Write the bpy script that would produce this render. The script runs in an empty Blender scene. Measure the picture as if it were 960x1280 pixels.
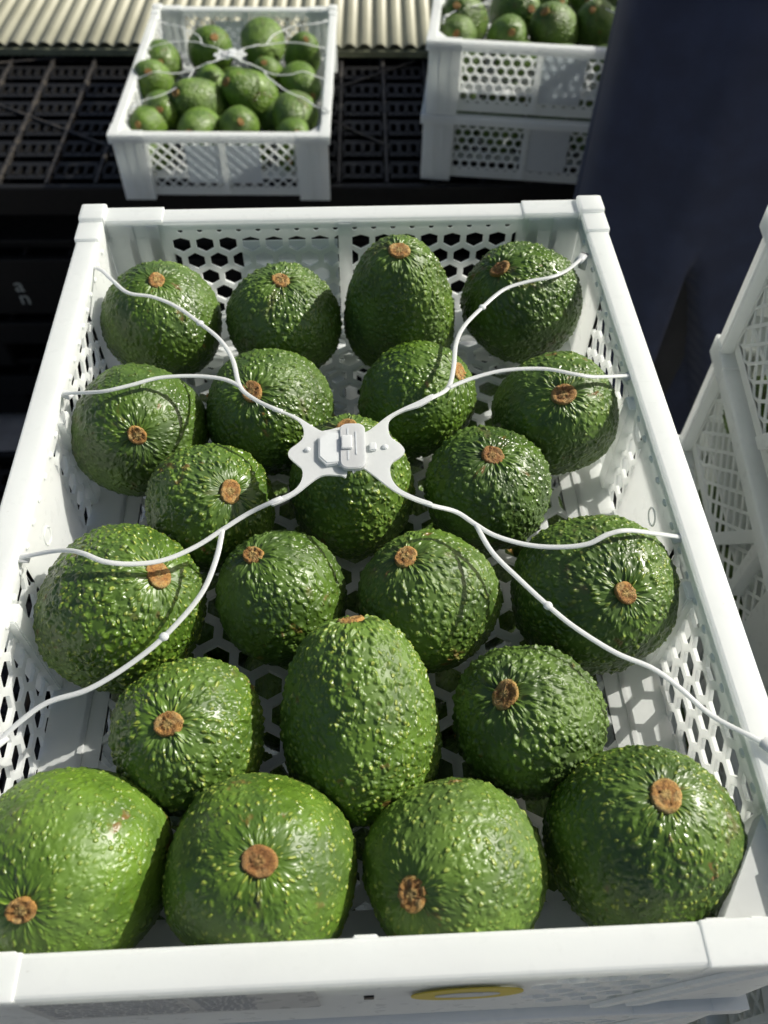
import bpy, bmesh, math, random
import numpy as np
from mathutils import Vector, Matrix, Quaternion
S = bpy.context.scene
COL = S.collection
R = math.radians
random.seed(7)

# ---------------------------------------------------------------- camera, light, exposure
cam = bpy.data.cameras.new('camera'); camo = bpy.data.objects.new('camera', cam); COL.objects.link(camo)
_r, _u, _f = Vector((0.99893, -0.04531, 0.00955)), Vector((0.03050, 0.79897, 0.60059)), Vector((0.03484, 0.59966, -0.79950))
M = Matrix((( _r.x, _u.x, -_f.x, 0.00069), (_r.y, _u.y, -_f.y, -0.03823), (_r.z, _u.z, -_f.z, 0.28491), (0, 0, 0, 1)))
camo.matrix_world = M
cam.sensor_fit = 'VERTICAL'; cam.sensor_height = 36; cam.lens = 36 * 1050.2 / 1280
cam.clip_start = 0.01; cam.clip_end = 400
cam.dof.use_dof = True; cam.dof.focus_distance = 0.36; cam.dof.aperture_fstop = 13
S.camera = camo

SUN_AZ, SUN_EL = 22.0, 36.0            # azimuth measured from +X towards +Y
w = bpy.data.worlds.new('World'); S.world = w; w.use_nodes = True
nt = w.node_tree; bg = nt.nodes['Background']
sky = nt.nodes.new('ShaderNodeTexSky'); sky.sky_type = 'NISHITA'; sky.sun_disc = False; sky.dust_density = 4.0; sky.ozone_density = 0.4; sky.air_density = 0.8
sky.sun_elevation = R(SUN_EL); sky.sun_rotation = R(90 - SUN_AZ)
nt.links.new(sky.outputs[0], bg.inputs[0]); bg.inputs[1].default_value = 0.085
sl = bpy.data.lights.new('sun', 'SUN'); sl.energy = 4.9; sl.angle = R(0.5); sl.color = (1.0, 0.96, 0.88)
so = bpy.data.objects.new('sun', sl); COL.objects.link(so)
so.rotation_euler = Vector((math.cos(R(SUN_AZ)) * math.cos(R(SUN_EL)), math.sin(R(SUN_AZ)) * math.cos(R(SUN_EL)), math.sin(R(SUN_EL)))).to_track_quat('Z', 'Y').to_euler()
so.location = (3, 2, 4)
S.view_settings.view_transform = 'Standard'; S.view_settings.look = 'None'
S.view_settings.exposure = 0.36; S.view_settings.gamma = 1.0; S.view_settings.use_curve_mapping = False
S.cycles.max_bounces = 12; S.cycles.diffuse_bounces = 8; S.cycles.transmission_bounces = 6; S.cycles.use_denoising = True

# ---------------------------------------------------------------- helpers
def tag(o, label=None, cat=None, group=None, kind=None):
    if label: o['label'] = label
    if cat: o['category'] = cat
    if group: o['group'] = group
    if kind: o['kind'] = kind
    return o
def empty(name, loc=(0, 0, 0), rz=0.0):
    o = bpy.data.objects.new(name, None); COL.objects.link(o); o.location = loc; o.rotation_euler = (0, 0, rz)
    o.empty_display_size = 0.02
    return o
def link_mesh(name, me, mat, parent=None, smooth=False):
    if not isinstance(mat, (list, tuple)): mat = [mat]
    for m in mat: me.materials.append(m)
    if smooth: me.polygons.foreach_set('use_smooth', [True] * len(me.polygons))
    o = bpy.data.objects.new(name, me); COL.objects.link(o)
    if parent: o.parent = parent
    return o
def obj(name, bm, mat, parent=None, smooth=False):
    me = bpy.data.meshes.new(name); bm.normal_update(); bm.to_mesh(me); bm.free()
    return link_mesh(name, me, mat, parent, smooth)
def copy_tree(o, parent=None):
    c = o.copy(); COL.objects.link(c)
    if parent: c.parent = parent
    for ch in list(o.children): copy_tree(ch, c)
    return c
BOXF = [(0, 2, 3, 1), (4, 5, 7, 6), (0, 1, 5, 4), (2, 6, 7, 3), (0, 4, 6, 2), (1, 3, 7, 5)]
def box(bm, x0, x1, y0, y1, z0, z1, bev=0.0):
    vs = [bm.verts.new((x, y, z)) for x in (x0, x1) for y in (y0, y1) for z in (z0, z1)]
    fs = [bm.faces.new([vs[i] for i in f]) for f in BOXF]
    bmesh.ops.recalc_face_normals(bm, faces=fs)
    if bev > 0:
        es = list({e for f in fs for e in f.edges})
        bmesh.ops.bevel(bm, geom=es, offset=bev, segments=2, affect='EDGES', profile=0.6)
def prism(bm, pts, z0, z1):
    a = [bm.verts.new((x, y, z0)) for x, y in pts]; b = [bm.verts.new((x, y, z1)) for x, y in pts]
    n = len(pts); fs = [bm.faces.new(a), bm.faces.new(b)]
    for i in range(n): fs.append(bm.faces.new((a[i], a[(i + 1) % n], b[(i + 1) % n], b[i])))
    bmesh.ops.recalc_face_normals(bm, faces=fs)
    bmesh.ops.triangulate(bm, faces=fs[:2])
def tube(bm, pts, ra, rb=None, seg=8, up=Vector((0, 0, 1)), taper=None):
    """round or flattened (ra across, rb thick) tube along points"""
    rb = rb or ra; P = [Vector(p) for p in pts]; rings = []
    for i, p in enumerate(P):
        t = (P[min(i + 1, len(P) - 1)] - P[max(i - 1, 0)]).normalized()
        s = t.cross(up); s = s.normalized() if s.length > 1e-5 else Vector((1, 0, 0)); n = s.cross(t)
        k = taper(i / (len(P) - 1)) if taper else 1.0
        rings.append([bm.verts.new(p + s * (math.cos(a) * ra * k) + n * (math.sin(a) * rb * k)) for a in [2 * math.pi * j / seg for j in range(seg)]])
    fs = []
    for A, B in zip(rings, rings[1:]):
        for j in range(seg): fs.append(bm.faces.new((A[j], A[(j + 1) % seg], B[(j + 1) % seg], B[j])))
    fs.append(bm.faces.new(rings[0])); fs.append(bm.faces.new(rings[-1]))
    bmesh.ops.recalc_face_normals(bm, faces=fs)
def spline(pts, n=6):
    P = [Vector(p) for p in pts]; out = []
    for i in range(len(P) - 1):
        p0, p1, p2, p3 = P[max(i - 1, 0)], P[i], P[i + 1], P[min(i + 2, len(P) - 1)]
        for j in range(n):
            t = j / n
            out.append(0.5 * ((2 * p1) + (p2 - p0) * t + (2 * p0 - 5 * p1 + 4 * p2 - p3) * t * t + (3 * p1 - p0 - 3 * p2 + p3) * t ** 3))
    return out + [P[-1]]
def ball(bm, c, r, sc=(1, 1, 1), seg=10, rings=6):
    bmesh.ops.create_uvsphere(bm, u_segments=seg, v_segments=rings, radius=r, matrix=Matrix.Translation(c) @ Matrix.Diagonal((*sc, 1)))

# ---------------------------------------------------------------- material helpers
class NT:
    def __init__(s, name):
        s.m = bpy.data.materials.new(name); s.m.use_nodes = True; s.t = s.m.node_tree
        s.b = s.t.nodes['Principled BSDF']; s.out = s.t.nodes['Material Output']
    def n(s, typ, **kw):
        o = s.t.nodes.new('ShaderNode' + typ)
        for k, v in kw.items(): setattr(o, k, v)
        return o
    def l(s, a, b): s.t.links.new(a, b)
    def set(s, node, **kw):
        for k, v in kw.items():
            i = node.inputs[k.replace('_', ' ')]
            if hasattr(v, 'is_output'): s.l(v, i)
            else: i.default_value = v
    def math(s, op, a, b=None, c=None, clamp=False):
        o = s.n('Math', operation=op, use_clamp=clamp)
        for i, v in enumerate((a, b, c)):
            if v is None: continue
            if hasattr(v, 'is_output'): s.l(v, o.inputs[i])
            else: o.inputs[i].default_value = v
        return o.outputs[0]
    def mix(s, f, a, b, blend='MIX'):
        o = s.n('Mix', data_type='RGBA', blend_type=blend)
        for i, v in ((0, f), (6, a), (7, b)):
            if hasattr(v, 'is_output'): s.l(v, o.inputs[i])
            else: o.inputs[i].default_value = v if i == 0 else (*v, 1) if len(v) == 3 else v
        return o.outputs[2]
    def ramp(s, f, stops):
        o = s.n('ValToRGB'); s.l(f, o.inputs[0]); e = o.color_ramp.elements
        while len(e) < len(stops): e.new(0.5)
        for x, (p, c) in zip(e, stops): x.position = p; x.color = (*c, 1) if len(c) == 3 else c
        return o.outputs[0]
    def smooth(s, v, a, b, lo=0.0, hi=1.0):
        o = s.n('MapRange', interpolation_type='SMOOTHSTEP'); s.l(v, o.inputs[0])
        for i, x in enumerate((a, b, lo, hi)): o.inputs[i + 1].default_value = x
        return o.outputs[0]
    def noise(s, vec, scale, detail=3, rough=0.5):
        o = s.n('TexNoise'); o.inputs['Scale'].default_value = scale; o.inputs['Detail'].default_value = detail; o.inputs['Roughness'].default_value = rough
        if vec is not None: s.l(vec, o.inputs['Vector'])
        return o.outputs[0]
    def coord(s): return s.n('TexCoord').outputs['Object']
    def bump(s, h, dist, strength=1.0):
        o = s.n('Bump'); o.inputs['Distance'].default_value = dist; o.inputs['Strength'].default_value = strength; s.l(h, o.inputs['Height']); s.l(o.outputs[0], s.b.inputs['Normal'])

def plastic(name, col, rough, trans, tcol=None, dirt=0.06):
    k = NT(name); c = k.coord()
    n1 = k.noise(c, 60, 4, 0.6); n2 = k.noise(c, 9, 2)
    f = k.math('MULTIPLY', k.smooth(n1, 0.55, 0.8), dirt)
    base = k.mix(f, col, tuple(x * 0.55 for x in col))
    base = k.mix(k.smooth(n2, 0.35, 0.7, 0, 0.25), base, tuple(x * y for x, y in zip(col, (0.95, 0.97, 0.95))))
    if dirt > 0.1:
        mp = k.n('Mapping'); mp.inputs['Scale'].default_value = (30, 420, 420); mp.inputs['Rotation'].default_value = (0.3, 0.2, 0.5); k.l(c, mp.inputs['Vector'])
        mq = k.n('Mapping'); mq.inputs['Scale'].default_value = (500, 26, 420); mq.inputs['Rotation'].default_value = (0.2, 0.4, -0.3); k.l(c, mq.inputs['Vector'])
        s1 = k.smooth(k.noise(mp.outputs[0], 1.0, 2), 0.70, 0.78); s2 = k.smooth(k.noise(mq.outputs[0], 1.0, 2), 0.71, 0.79)
        base = k.mix(k.math('MULTIPLY', k.math('ADD', s1, s2, clamp=True), 0.22), base, (0.42, 0.42, 0.39))
        base = k.mix(k.smooth(k.noise(c, 210, 3, 0.7), 0.69, 0.76, 0, 0.35), base, (0.32, 0.29, 0.23))
    k.set(k.b, Base_Color=base, Roughness=rough)
    k.b.inputs['Specular IOR Level'].default_value = 0.45
    k.set(k.b, Roughness=k.smooth(k.noise(c, 130, 3), 0.3, 0.7, rough - 0.06, rough + 0.1))
    k.bump(k.noise(c, 350, 3), 0.0002, 0.35)
    if trans:
        t = k.n('BsdfTranslucent'); t.inputs[0].default_value = (*(tcol or col), 1)
        mx = k.n('MixShader'); mx.inputs[0].default_value = trans
        k.l(k.b.outputs[0], mx.inputs[1]); k.l(t.outputs[0], mx.inputs[2]); k.l(mx.outputs[0], k.out.inputs[0])
    return k.m
WHITE = plastic('white_plastic', (0.86, 0.885, 0.87), 0.32, 0.58, (0.96, 0.975, 0.965), 0.16)
PLATE = plastic('frosted_plate', (0.76, 0.79, 0.80), 0.3, 0.5, (0.74, 0.78, 0.80))
STRAPM = plastic('strap_plastic', (0.80, 0.82, 0.82), 0.25, 0.5, (0.86, 0.88, 0.87), 0.02)
BLACK = plastic('black_plastic', (0.006, 0.006, 0.006), 0.5, 0); BLACK.node_tree.nodes['Principled BSDF'].inputs['Specular IOR Level'].default_value = 0.22
FILM = plastic('label_film', (0.66, 0.68, 0.66), 0.3, 0.4, (0.7, 0.72, 0.7), dirt=0.2)
INK = plastic('grey_ink', (0.43, 0.44, 0.43), 0.6, 0)
YELLOW = plastic('yellow_ink', (0.62, 0.52, 0.05), 0.45, 0.35, (0.6, 0.5, 0.05))
PALEINK = plastic('pale_ink', (0.30, 0.32, 0.29), 0.6, 0)

def mk_rib():
    k = NT('scuffed_rib'); c = k.coord(); n = k.noise(c, 40, 4, 0.65)
    k.set(k.b, Base_Color=k.mix(k.smooth(n, 0.42, 0.62), (0.009, 0.0085, 0.008), (0.042, 0.036, 0.028)), Roughness=0.6)
    k.bump(k.noise(c, 200, 3), 0.0006, 0.5); return k.m
SCUFF = mk_rib()

def mk_skin():
    k = NT('avocado_skin')
    def oa(nm):
        a = k.n('Attribute', attribute_type='OBJECT', attribute_name=nm); return a.outputs['Fac']
    pc = k.n('Attribute', attribute_type='GEOMETRY', attribute_name='pc').outputs['Vector']
    up = k.n('Attribute', attribute_type='GEOMETRY', attribute_name='polar').outputs['Fac']   # 1 at the stem, 0 at the waist
    tone, speck, lump, seed = k.math('MULTIPLY_ADD', oa('tone'), 0.8, 0.2), oa('speckle'), oa('lump'), oa('seed')
    off = k.n('CombineXYZ'); k.l(seed, off.inputs[0]); k.l(seed, off.inputs[1])
    va = k.n('VectorMath', operation='ADD'); k.l(pc, va.inputs[0]); k.l(off.outputs[0], va.inputs[1]); P = va.outputs[0]
    # wobble the lattice so the pebbles are irregular
    wn = k.n('TexNoise'); wn.inputs['Scale'].default_value = 170; wn.inputs['Detail'].default_value = 2; k.l(P, wn.inputs['Vector'])
    wv = k.n('VectorMath', operation='MULTIPLY_ADD'); k.l(wn.outputs['Color'], wv.inputs[0]); wv.inputs[1].default_value = (0.0032,) * 3; k.l(P, wv.inputs[2])
    Q = wv.outputs[0]
    def vor(scale, feature='F1'):
        v = k.n('TexVoronoi', feature=feature); v.inputs['Scale'].default_value = scale; k.l(Q, v.inputs['Vector'])
        return v
    v1 = vor(315, 'SMOOTH_F1'); v1.inputs['Smoothness'].default_value = 0.35
    v2 = vor(520); v3 = vor(400)
    rnd3 = k.n('SeparateColor'); k.l(v3.outputs['Color'], rnd3.inputs[0])
    rnd2 = k.n('SeparateColor'); k.l(v2.outputs['Color'], rnd2.inputs[0])
    dome1 = k.smooth(v1.outputs['Distance'], 0.62, 0.08)
    dome2 = k.smooth(v2.outputs['Distance'], 0.55, 0.05)
    dot = k.smooth(v3.outputs['Distance'], 0.42, 0.16)
    dot = k.math('MULTIPLY', dot, k.smooth(rnd3.outputs[0], 0.25, 0.8))
    dot2 = k.math('MULTIPLY', k.smooth(v2.outputs['Distance'], 0.30, 0.12), k.smooth(rnd2.outputs[1], 0.55, 0.8))
    big = k.noise(P, 55, 3, 0.55); mid = k.noise(P, 140, 3, 0.6)
    h = k.math('MULTIPLY', dome1, k.math('MULTIPLY', lump, k.smooth(mid, 0.3, 0.62, 0.5, 1.15)))
    h = k.math('ADD', h, k.math('MULTIPLY', dome2, k.math('MULTIPLY_ADD', lump, 0.25, 0.06)))
    h = k.math('ADD', h, k.math('MULTIPLY', dot, 0.35))
    h = k.math('ADD', h, k.math('MULTIPLY', big, 0.5))
    # colour: deep valleys of pigment, greener pebbles, yellow lenticels
    deep = k.mix(tone, (0.0185, 0.041, 0.006), (0.057, 0.118, 0.011))
    midc = k.mix(tone, (0.045, 0.089, 0.012), (0.112, 0.207, 0.018))
    col = k.mix(k.smooth(big, 0.33, 0.66), deep, midc)
    col = k.mix(k.math('MULTIPLY', dome1, k.math('MULTIPLY', lump, 0.55)), col, k.mix(tone, (0.073, 0.136, 0.016), (0.146, 0.247, 0.022)))
    col = k.mix(k.math('MULTIPLY', k.math('ADD', k.math('MULTIPLY', dot, 0.85), k.math('MULTIPLY', dot2, 0.6)), speck, clamp=True), col, (0.29, 0.345, 0.05))
    br = k.math('MULTIPLY', k.smooth(k.noise(P, 95, 2), 0.66, 0.74), k.smooth(rnd2.outputs[2], 0.3, 0.7))
    col = k.mix(k.math('MULTIPLY', br, 0.75), col, (0.15, 0.065, 0.018))
    col = k.mix(k.smooth(seed, 0.0, 3.0, 0.0, 0.08), col, (0.085, 0.105, 0.045))
    rus = k.math('MULTIPLY', k.smooth(k.noise(P, 30, 4, 0.65), 0.60, 0.68), k.smooth(mid, 0.42, 0.6))
    col = k.mix(k.math('MULTIPLY', rus, 0.6), col, (0.11, 0.085, 0.035))
    bloom = k.smooth(k.noise(P, 24, 2), 0.42, 0.72, 0.0, 0.16)
    col = k.mix(bloom, col, (0.10, 0.135, 0.07))
    k.set(k.b, Base_Color=col, Roughness=k.math('ADD', k.smooth(k.noise(P, 38, 4, 0.6), 0.32, 0.68, 0.25, 0.52), k.smooth(seed, 1.0, 3.0, 0.0, 0.12)))
    k.b.inputs['Specular IOR Level'].default_value = 0.5
    d = k.n('Displacement'); d.inputs['Midlevel'].default_value = 0.5; d.inputs['Scale'].default_value = 0.00135
    k.l(h, d.inputs['Height']); k.l(d.outputs[0], k.out.inputs['Displacement'])
    k.m.displacement_method = 'BOTH'
    return k.m
SKIN = mk_skin()
def mk_stem():
    k = NT('stem_scar'); c = k.coord()
    rad = k.n('VectorMath', operation='LENGTH'); sep = k.n('SeparateXYZ'); k.l(c, sep.inputs[0])
    cb = k.n('CombineXYZ'); k.l(sep.outputs[0], cb.inputs[0]); k.l(sep.outputs[1], cb.inputs[1]); k.l(cb.outputs[0], rad.inputs[0])
    r = rad.outputs['Value']; n = k.noise(c, 420, 5, 0.7)
    rr = k.math('ADD', r, k.math('MULTIPLY', k.math('SUBTRACT', n, 0.5), 0.003))
    rr = k.math('DIVIDE', rr, 0.0058)
    oi = k.n('ObjectInfo'); rnd = oi.outputs['Random']
    col = k.ramp(rr, [(0.0, (0.52, 0.34, 0.13)), (0.22, (0.50, 0.30, 0.10)), (0.38, (0.33, 0.14, 0.035)), (0.6, (0.44, 0.20, 0.05)), (0.85, (0.47, 0.23, 0.06)), (0.95, (0.50, 0.33, 0.10)), (1.0, (0.30, 0.17, 0.04))])
    col = k.mix(k.smooth(k.noise(c, 600, 5, 0.8), 0.47, 0.60, 0, 0.8), col, (0.15, 0.055, 0.014))
    col = k.mix(k.smooth(k.noise(c, 260, 3, 0.6), 0.5, 0.7, 0, 0.5), col, (0.62, 0.42, 0.18))
    col = k.mix(1.0, col, (0.84, 0.94, 0.88), 'MULTIPLY')
    col = k.mix(k.smooth(rnd, 0.5, 1.0, 0, 0.5), col, (0.20, 0.075, 0.02))
    k.set(k.b, Base_Color=col, Roughness=0.75); k.bump(k.noise(c, 750, 5, 0.75), 0.0010, 1.0)
    return k.m
STEM = mk_stem()

def mk_sheet():
    k = NT('cream_sheet'); c = k.coord(); n = k.noise(c, 6, 4, 0.6)
    col = k.mix(k.smooth(n, 0.4, 0.7), (0.43, 0.425, 0.31), (0.36, 0.355, 0.25))
    col = k.mix(k.smooth(k.noise(c, 45, 4, 0.7), 0.62, 0.8, 0, 0.5), col, (0.25, 0.23, 0.13))
    k.set(k.b, Base_Color=col, Roughness=0.5); return k.m
SHEET = mk_sheet()
def mk_cloth(name, a, b):
    k = NT(name); c = k.coord()
    wv = k.n('TexWave', wave_type='BANDS', bands_direction='DIAGONAL'); wv.inputs['Scale'].default_value = 420; wv.inputs['Distortion'].default_value = 1.0; k.l(c, wv.inputs['Vector'])
    n = k.noise(c, 25, 4, 0.6)
    k.set(k.b, Base_Color=k.mix(k.smooth(n, 0.35, 0.7), a, b), Roughness=0.85); k.b.inputs['Sheen Weight'].default_value = 0.15
    k.bump(wv.outputs[1], 0.0004, 0.4); return k.m
NAVY = mk_cloth('navy_cloth', (0.010, 0.0155, 0.042), (0.016, 0.024, 0.060))
TROUSER = mk_cloth('dark_trouser_cloth', (0.012, 0.013, 0.017), (0.02, 0.02, 0.025))
def simple(name, col, rough, sc=30, var=0.3):
    k = NT(name); c = k.coord(); n = k.noise(c, sc, 5, 0.6)
    k.set(k.b, Base_Color=k.mix(k.smooth(n, 0.3, 0.7), tuple(x * (1 - var) for x in col), tuple(x * (1 + var) for x in col)), Roughness=rough)
    k.bump(n, 0.002, 0.4); return k.m
GROUND = simple('dark_ground', (0.30, 0.285, 0.26), 0.9, 14, 0.2)
BATTEN = simple('green_grey_batten', (0.17, 0.18, 0.11), 0.7, 40, 0.2)
FLESH = simple('skin_tone', (0.30, 0.15, 0.09), 0.5, 20, 0.08); HAIR = simple('dark_hair', (0.015, 0.011, 0.009), 0.6, 120, 0.5); SHOE = simple('black_shoe', (0.015, 0.015, 0.015), 0.5, 60, 0.3)

# ---------------------------------------------------------------- measured layout
# measured layout, in metres, origin at the front middle of the near crate rim
AVO=[
('A1',-0.1035,0.3361,-0.0290,0.0327,(0.100,-0.117,0.988),1.05),
('A2',-0.0353,0.3341,-0.0290,0.0315,(0.010,-0.085,0.996),1.05),
('A3',0.0299,0.3372,-0.0320,0.0315,(-0.045,-0.245,0.968),1.95),
('A4',0.1002,0.3448,-0.0290,0.0334,(-0.505,-0.163,0.847),1.10),
('B1',-0.1058,0.2529,-0.0290,0.0332,(0.202,-0.710,0.674),1.14),
('B2',-0.0409,0.2629,-0.0290,0.0323,(-0.162,-0.424,0.891),1.14),
('B3',0.0349,0.2693,-0.0290,0.0293,(0.670,-0.104,0.735),1.14),
('B4',0.1046,0.2565,-0.0290,0.0316,(-0.092,-0.442,0.892),1.14),
('C1',-0.0661,0.2021,-0.0280,0.0298,(0.428,-0.359,0.829),1.14),
('C2',-0.0004,0.2115,-0.0360,0.0297,(-0.037,0.056,0.998),1.60),
('C3',0.0644,0.2102,-0.0290,0.0298,(-0.028,-0.121,0.992),1.03),
('D1',-0.1004,0.1495,-0.0290,0.0348,(0.586,-0.081,0.807),1.20),
('D2',-0.0316,0.1527,-0.0290,0.0282,(-0.345,0.158,0.925),1.14),
('D3',0.0311,0.1484,-0.0290,0.0299,(-0.329,0.140,0.934),1.14),
('D4',0.1037,0.1496,-0.0290,0.0350,(0.078,-0.522,0.849),1.14),
('E1',-0.0658,0.0917,-0.0290,0.0294,(-0.068,-0.248,0.966),1.14),
('E2',0.0007,0.0884,-0.0300,0.0300,(-0.060,0.781,0.621),1.66),
('E3',0.0665,0.0923,-0.0290,0.0295,(-0.426,-0.033,0.904),1.14),
('F1',-0.1021,0.0413,-0.0290,0.0343,(-0.133,-0.566,0.814),1.14),
('F2',-0.0355,0.0367,-0.0290,0.0336,(0.077,-0.161,0.984),1.20),
('F3',0.0325,0.0342,-0.0290,0.0317,(-0.520,-0.386,0.762),1.14),
('F4',0.1004,0.0403,-0.0290,0.0337,(-0.011,0.124,0.992),1.25),
]
HUB_Z=0.0140
STRAPS={
'TL1':[(-0.0231,0.2140,0.0140),(-0.0274,0.2197,0.0132),(-0.0348,0.2260,0.0120),(-0.0431,0.2335,0.0107),(-0.0504,0.2432,0.0095),(-0.0551,0.2628,0.0078),(-0.0625,0.2789,0.0063),(-0.0737,0.2933,0.0048),(-0.0873,0.3078,0.0039),(-0.1007,0.3168,0.0032),(-0.1136,0.3209,0.0028),(-0.1245,0.3349,0.0004),(-0.1332,0.3469,-0.0018),(-0.1421,0.3529,-0.0040)],
'TL2':[(-0.0504,0.2432,0.0095),(-0.0582,0.2491,0.0086),(-0.0716,0.2525,0.0078),(-0.0881,0.2516,0.0082),(-0.1003,0.2468,0.0087),(-0.1130,0.2442,0.0076),(-0.1264,0.2495,0.0018),(-0.1373,0.2551,-0.0040)],
'BL1':[(-0.0219,0.1829,0.0140),(-0.0265,0.1779,0.0131),(-0.0330,0.1736,0.0120),(-0.0427,0.1688,0.0106),(-0.0527,0.1618,0.0097),(-0.0626,0.1541,0.0095),(-0.0743,0.1475,0.0104),(-0.0860,0.1451,0.0119),(-0.0967,0.1461,0.0128),(-0.1057,0.1513,0.0110),(-0.1140,0.1562,0.0066),(-0.1241,0.1594,0.0013),(-0.1389,0.1604,-0.0040)],
'BL2':[(-0.0527,0.1618,0.0097),(-0.0545,0.1481,0.0084),(-0.0597,0.1328,0.0068),(-0.0720,0.1167,0.0048),(-0.0844,0.1063,0.0028),(-0.0981,0.0982,0.0010),(-0.1123,0.0946,-0.0008),(-0.1215,0.0883,-0.0024),(-0.1300,0.0795,-0.0040)],
'TR1':[(0.0175,0.2125,0.0140),(0.0239,0.2196,0.0129),(0.0372,0.2296,0.0112),(0.0454,0.2386,0.0096),(0.0495,0.2533,0.0081),(0.0526,0.2716,0.0067),(0.0581,0.2858,0.0054),(0.0693,0.3016,0.0041),(0.0824,0.3162,0.0034),(0.0963,0.3233,0.0027),(0.1098,0.3272,0.0024),(0.1206,0.3366,-0.0003),(0.1321,0.3519,-0.0040)],
'TR2':[(0.0454,0.2386,0.0096),(0.0574,0.2457,0.0084),(0.0733,0.2510,0.0080),(0.0925,0.2518,0.0076),(0.1069,0.2470,0.0081),(0.1172,0.2481,0.0051),(0.1390,0.2579,-0.0040)],
'BR1':[(0.0171,0.1797,0.0140),(0.0260,0.1729,0.0126),(0.0341,0.1695,0.0113),(0.0422,0.1669,0.0100),(0.0499,0.1611,0.0086),(0.0575,0.1556,0.0080),(0.0699,0.1511,0.0075),(0.0823,0.1488,0.0086),(0.0934,0.1491,0.0098),(0.1019,0.1526,0.0110),(0.1106,0.1547,0.0103),(0.1247,0.1577,0.0031),(0.1393,0.1601,-0.0040)],
'BR2':[(0.0499,0.1611,0.0086),(0.0550,0.1482,0.0075),(0.0646,0.1355,0.0062),(0.0740,0.1243,0.0049),(0.0834,0.1148,0.0036),(0.0969,0.1045,0.0022),(0.1095,0.0984,0.0009),(0.1184,0.0906,-0.0005),(0.1279,0.0800,-0.0019),(0.1421,0.0667,-0.0040)],
}
HUBL= [(-0.0346, 0.2256), (-0.0279, 0.2216), (-0.0227, 0.2183), (-0.0135, 0.2104), (-0.0103, 0.2102), (-0.0016, 0.2099), (-0.002, 0.1857), (-0.0052, 0.1848), (-0.0131, 0.1846), (-0.0227, 0.1759), (-0.0287, 0.1718), (-0.0327, 0.1702), (-0.0331, 0.1728), (-0.0281, 0.1748), (-0.0234, 0.1781), (-0.0209, 0.1828), (-0.0207, 0.1882), (-0.023, 0.1915), (-0.0258, 0.1948), (-0.0268, 0.1972), (-0.0259, 0.2), (-0.0231, 0.2027), (-0.0207, 0.206), (-0.0204, 0.2108), (-0.0223, 0.2158), (-0.0278, 0.2205), (-0.0345, 0.2235)]
HUBR= [(0.0063, 0.2074), (0.0161, 0.2164), (0.023, 0.2212), (0.0308, 0.2256), (0.0371, 0.2295), (0.0369, 0.2269), (0.0313, 0.2225), (0.0229, 0.2192), (0.0175, 0.2149), (0.0164, 0.2095), (0.0174, 0.2041), (0.0211, 0.2001), (0.0227, 0.1963), (0.0207, 0.1931), (0.017, 0.19), (0.016, 0.186), (0.0167, 0.1805), (0.0197, 0.1756), (0.0256, 0.1715), (0.0322, 0.1682), (0.032, 0.1665), (0.0248, 0.1698), (0.0163, 0.1757), (0.0046, 0.1877), (0.0001, 0.1861), (0.0006, 0.2091)]
LF=[
(-0.2828,1.3432,-0.3540,0.0299,(0.154,-0.907,0.393)),
(-0.2866,1.2691,-0.3540,0.0313,(0.081,-0.695,0.715)),
(-0.2085,1.3736,-0.3540,0.0340,(0.283,-0.608,0.742)),
(-0.1253,1.4077,-0.3540,0.0340,(0.014,-1.000,-0.012)),
(-0.0607,1.3565,-0.3540,0.0278,(0.181,-0.565,0.805)),
(-0.0645,1.2683,-0.3540,0.0291,(0.482,-0.876,-0.017)),
(-0.1131,1.2897,-0.3540,0.0244,(-0.059,-0.505,0.861)),
(-0.1312,1.2285,-0.3540,0.0340,(-0.611,-0.470,0.637)),
(-0.1995,1.2743,-0.3540,0.0242,(0.126,-0.927,0.353)),
(-0.2047,1.2045,-0.3540,0.0340,(-0.546,-0.549,0.633)),
(-0.2618,1.1875,-0.3540,0.0290,(0.045,-0.837,0.545)),
(-0.2785,1.1520,-0.3540,0.0251,(-0.240,-0.839,0.488)),
(-0.2038,1.1389,-0.3540,0.0284,(-0.197,-0.892,0.408)),
(-0.1487,1.1374,-0.3540,0.0284,(0.179,-0.726,0.664)),
(-0.0689,1.1731,-0.3540,0.0324,(-0.078,-0.954,0.290)),
(-0.0701,1.1135,-0.3540,0.0247,(0.210,-0.765,0.609)),
]
RF=[
(0.1763,1.2218,-0.2500,0.0340,(-0.337,-0.574,0.746)),
(0.2514,1.2534,-0.2500,0.0340,(0.352,-0.817,0.456)),
(0.2318,1.1763,-0.2500,0.0284,(-0.031,-0.831,0.556)),
(0.2999,1.1892,-0.2500,0.0340,(-0.479,-0.404,0.779)),
(0.3624,1.2026,-0.2500,0.0322,(-0.400,-0.499,0.768)),
(0.1639,1.1875,-0.2500,0.0263,(-0.177,-0.882,0.437)),
(0.3065,1.2920,-0.2500,0.0255,(0.415,-0.855,0.311)),
(0.3679,1.2961,-0.2500,0.0256,(-0.238,-0.927,0.289)),
]
# ---------------------------------------------------------------- ground
GZ = -0.93
bm = bmesh.new(); vs = [bm.verts.new((x, y, GZ)) for x, y in ((-40, -40), (40, -40), (40, 40), (-40, 40))]; bm.faces.new(vs)
tag(obj('ground', bm, GROUND), 'plain grey concrete ground under the crate stacks and pallets', kind='structure')

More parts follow.
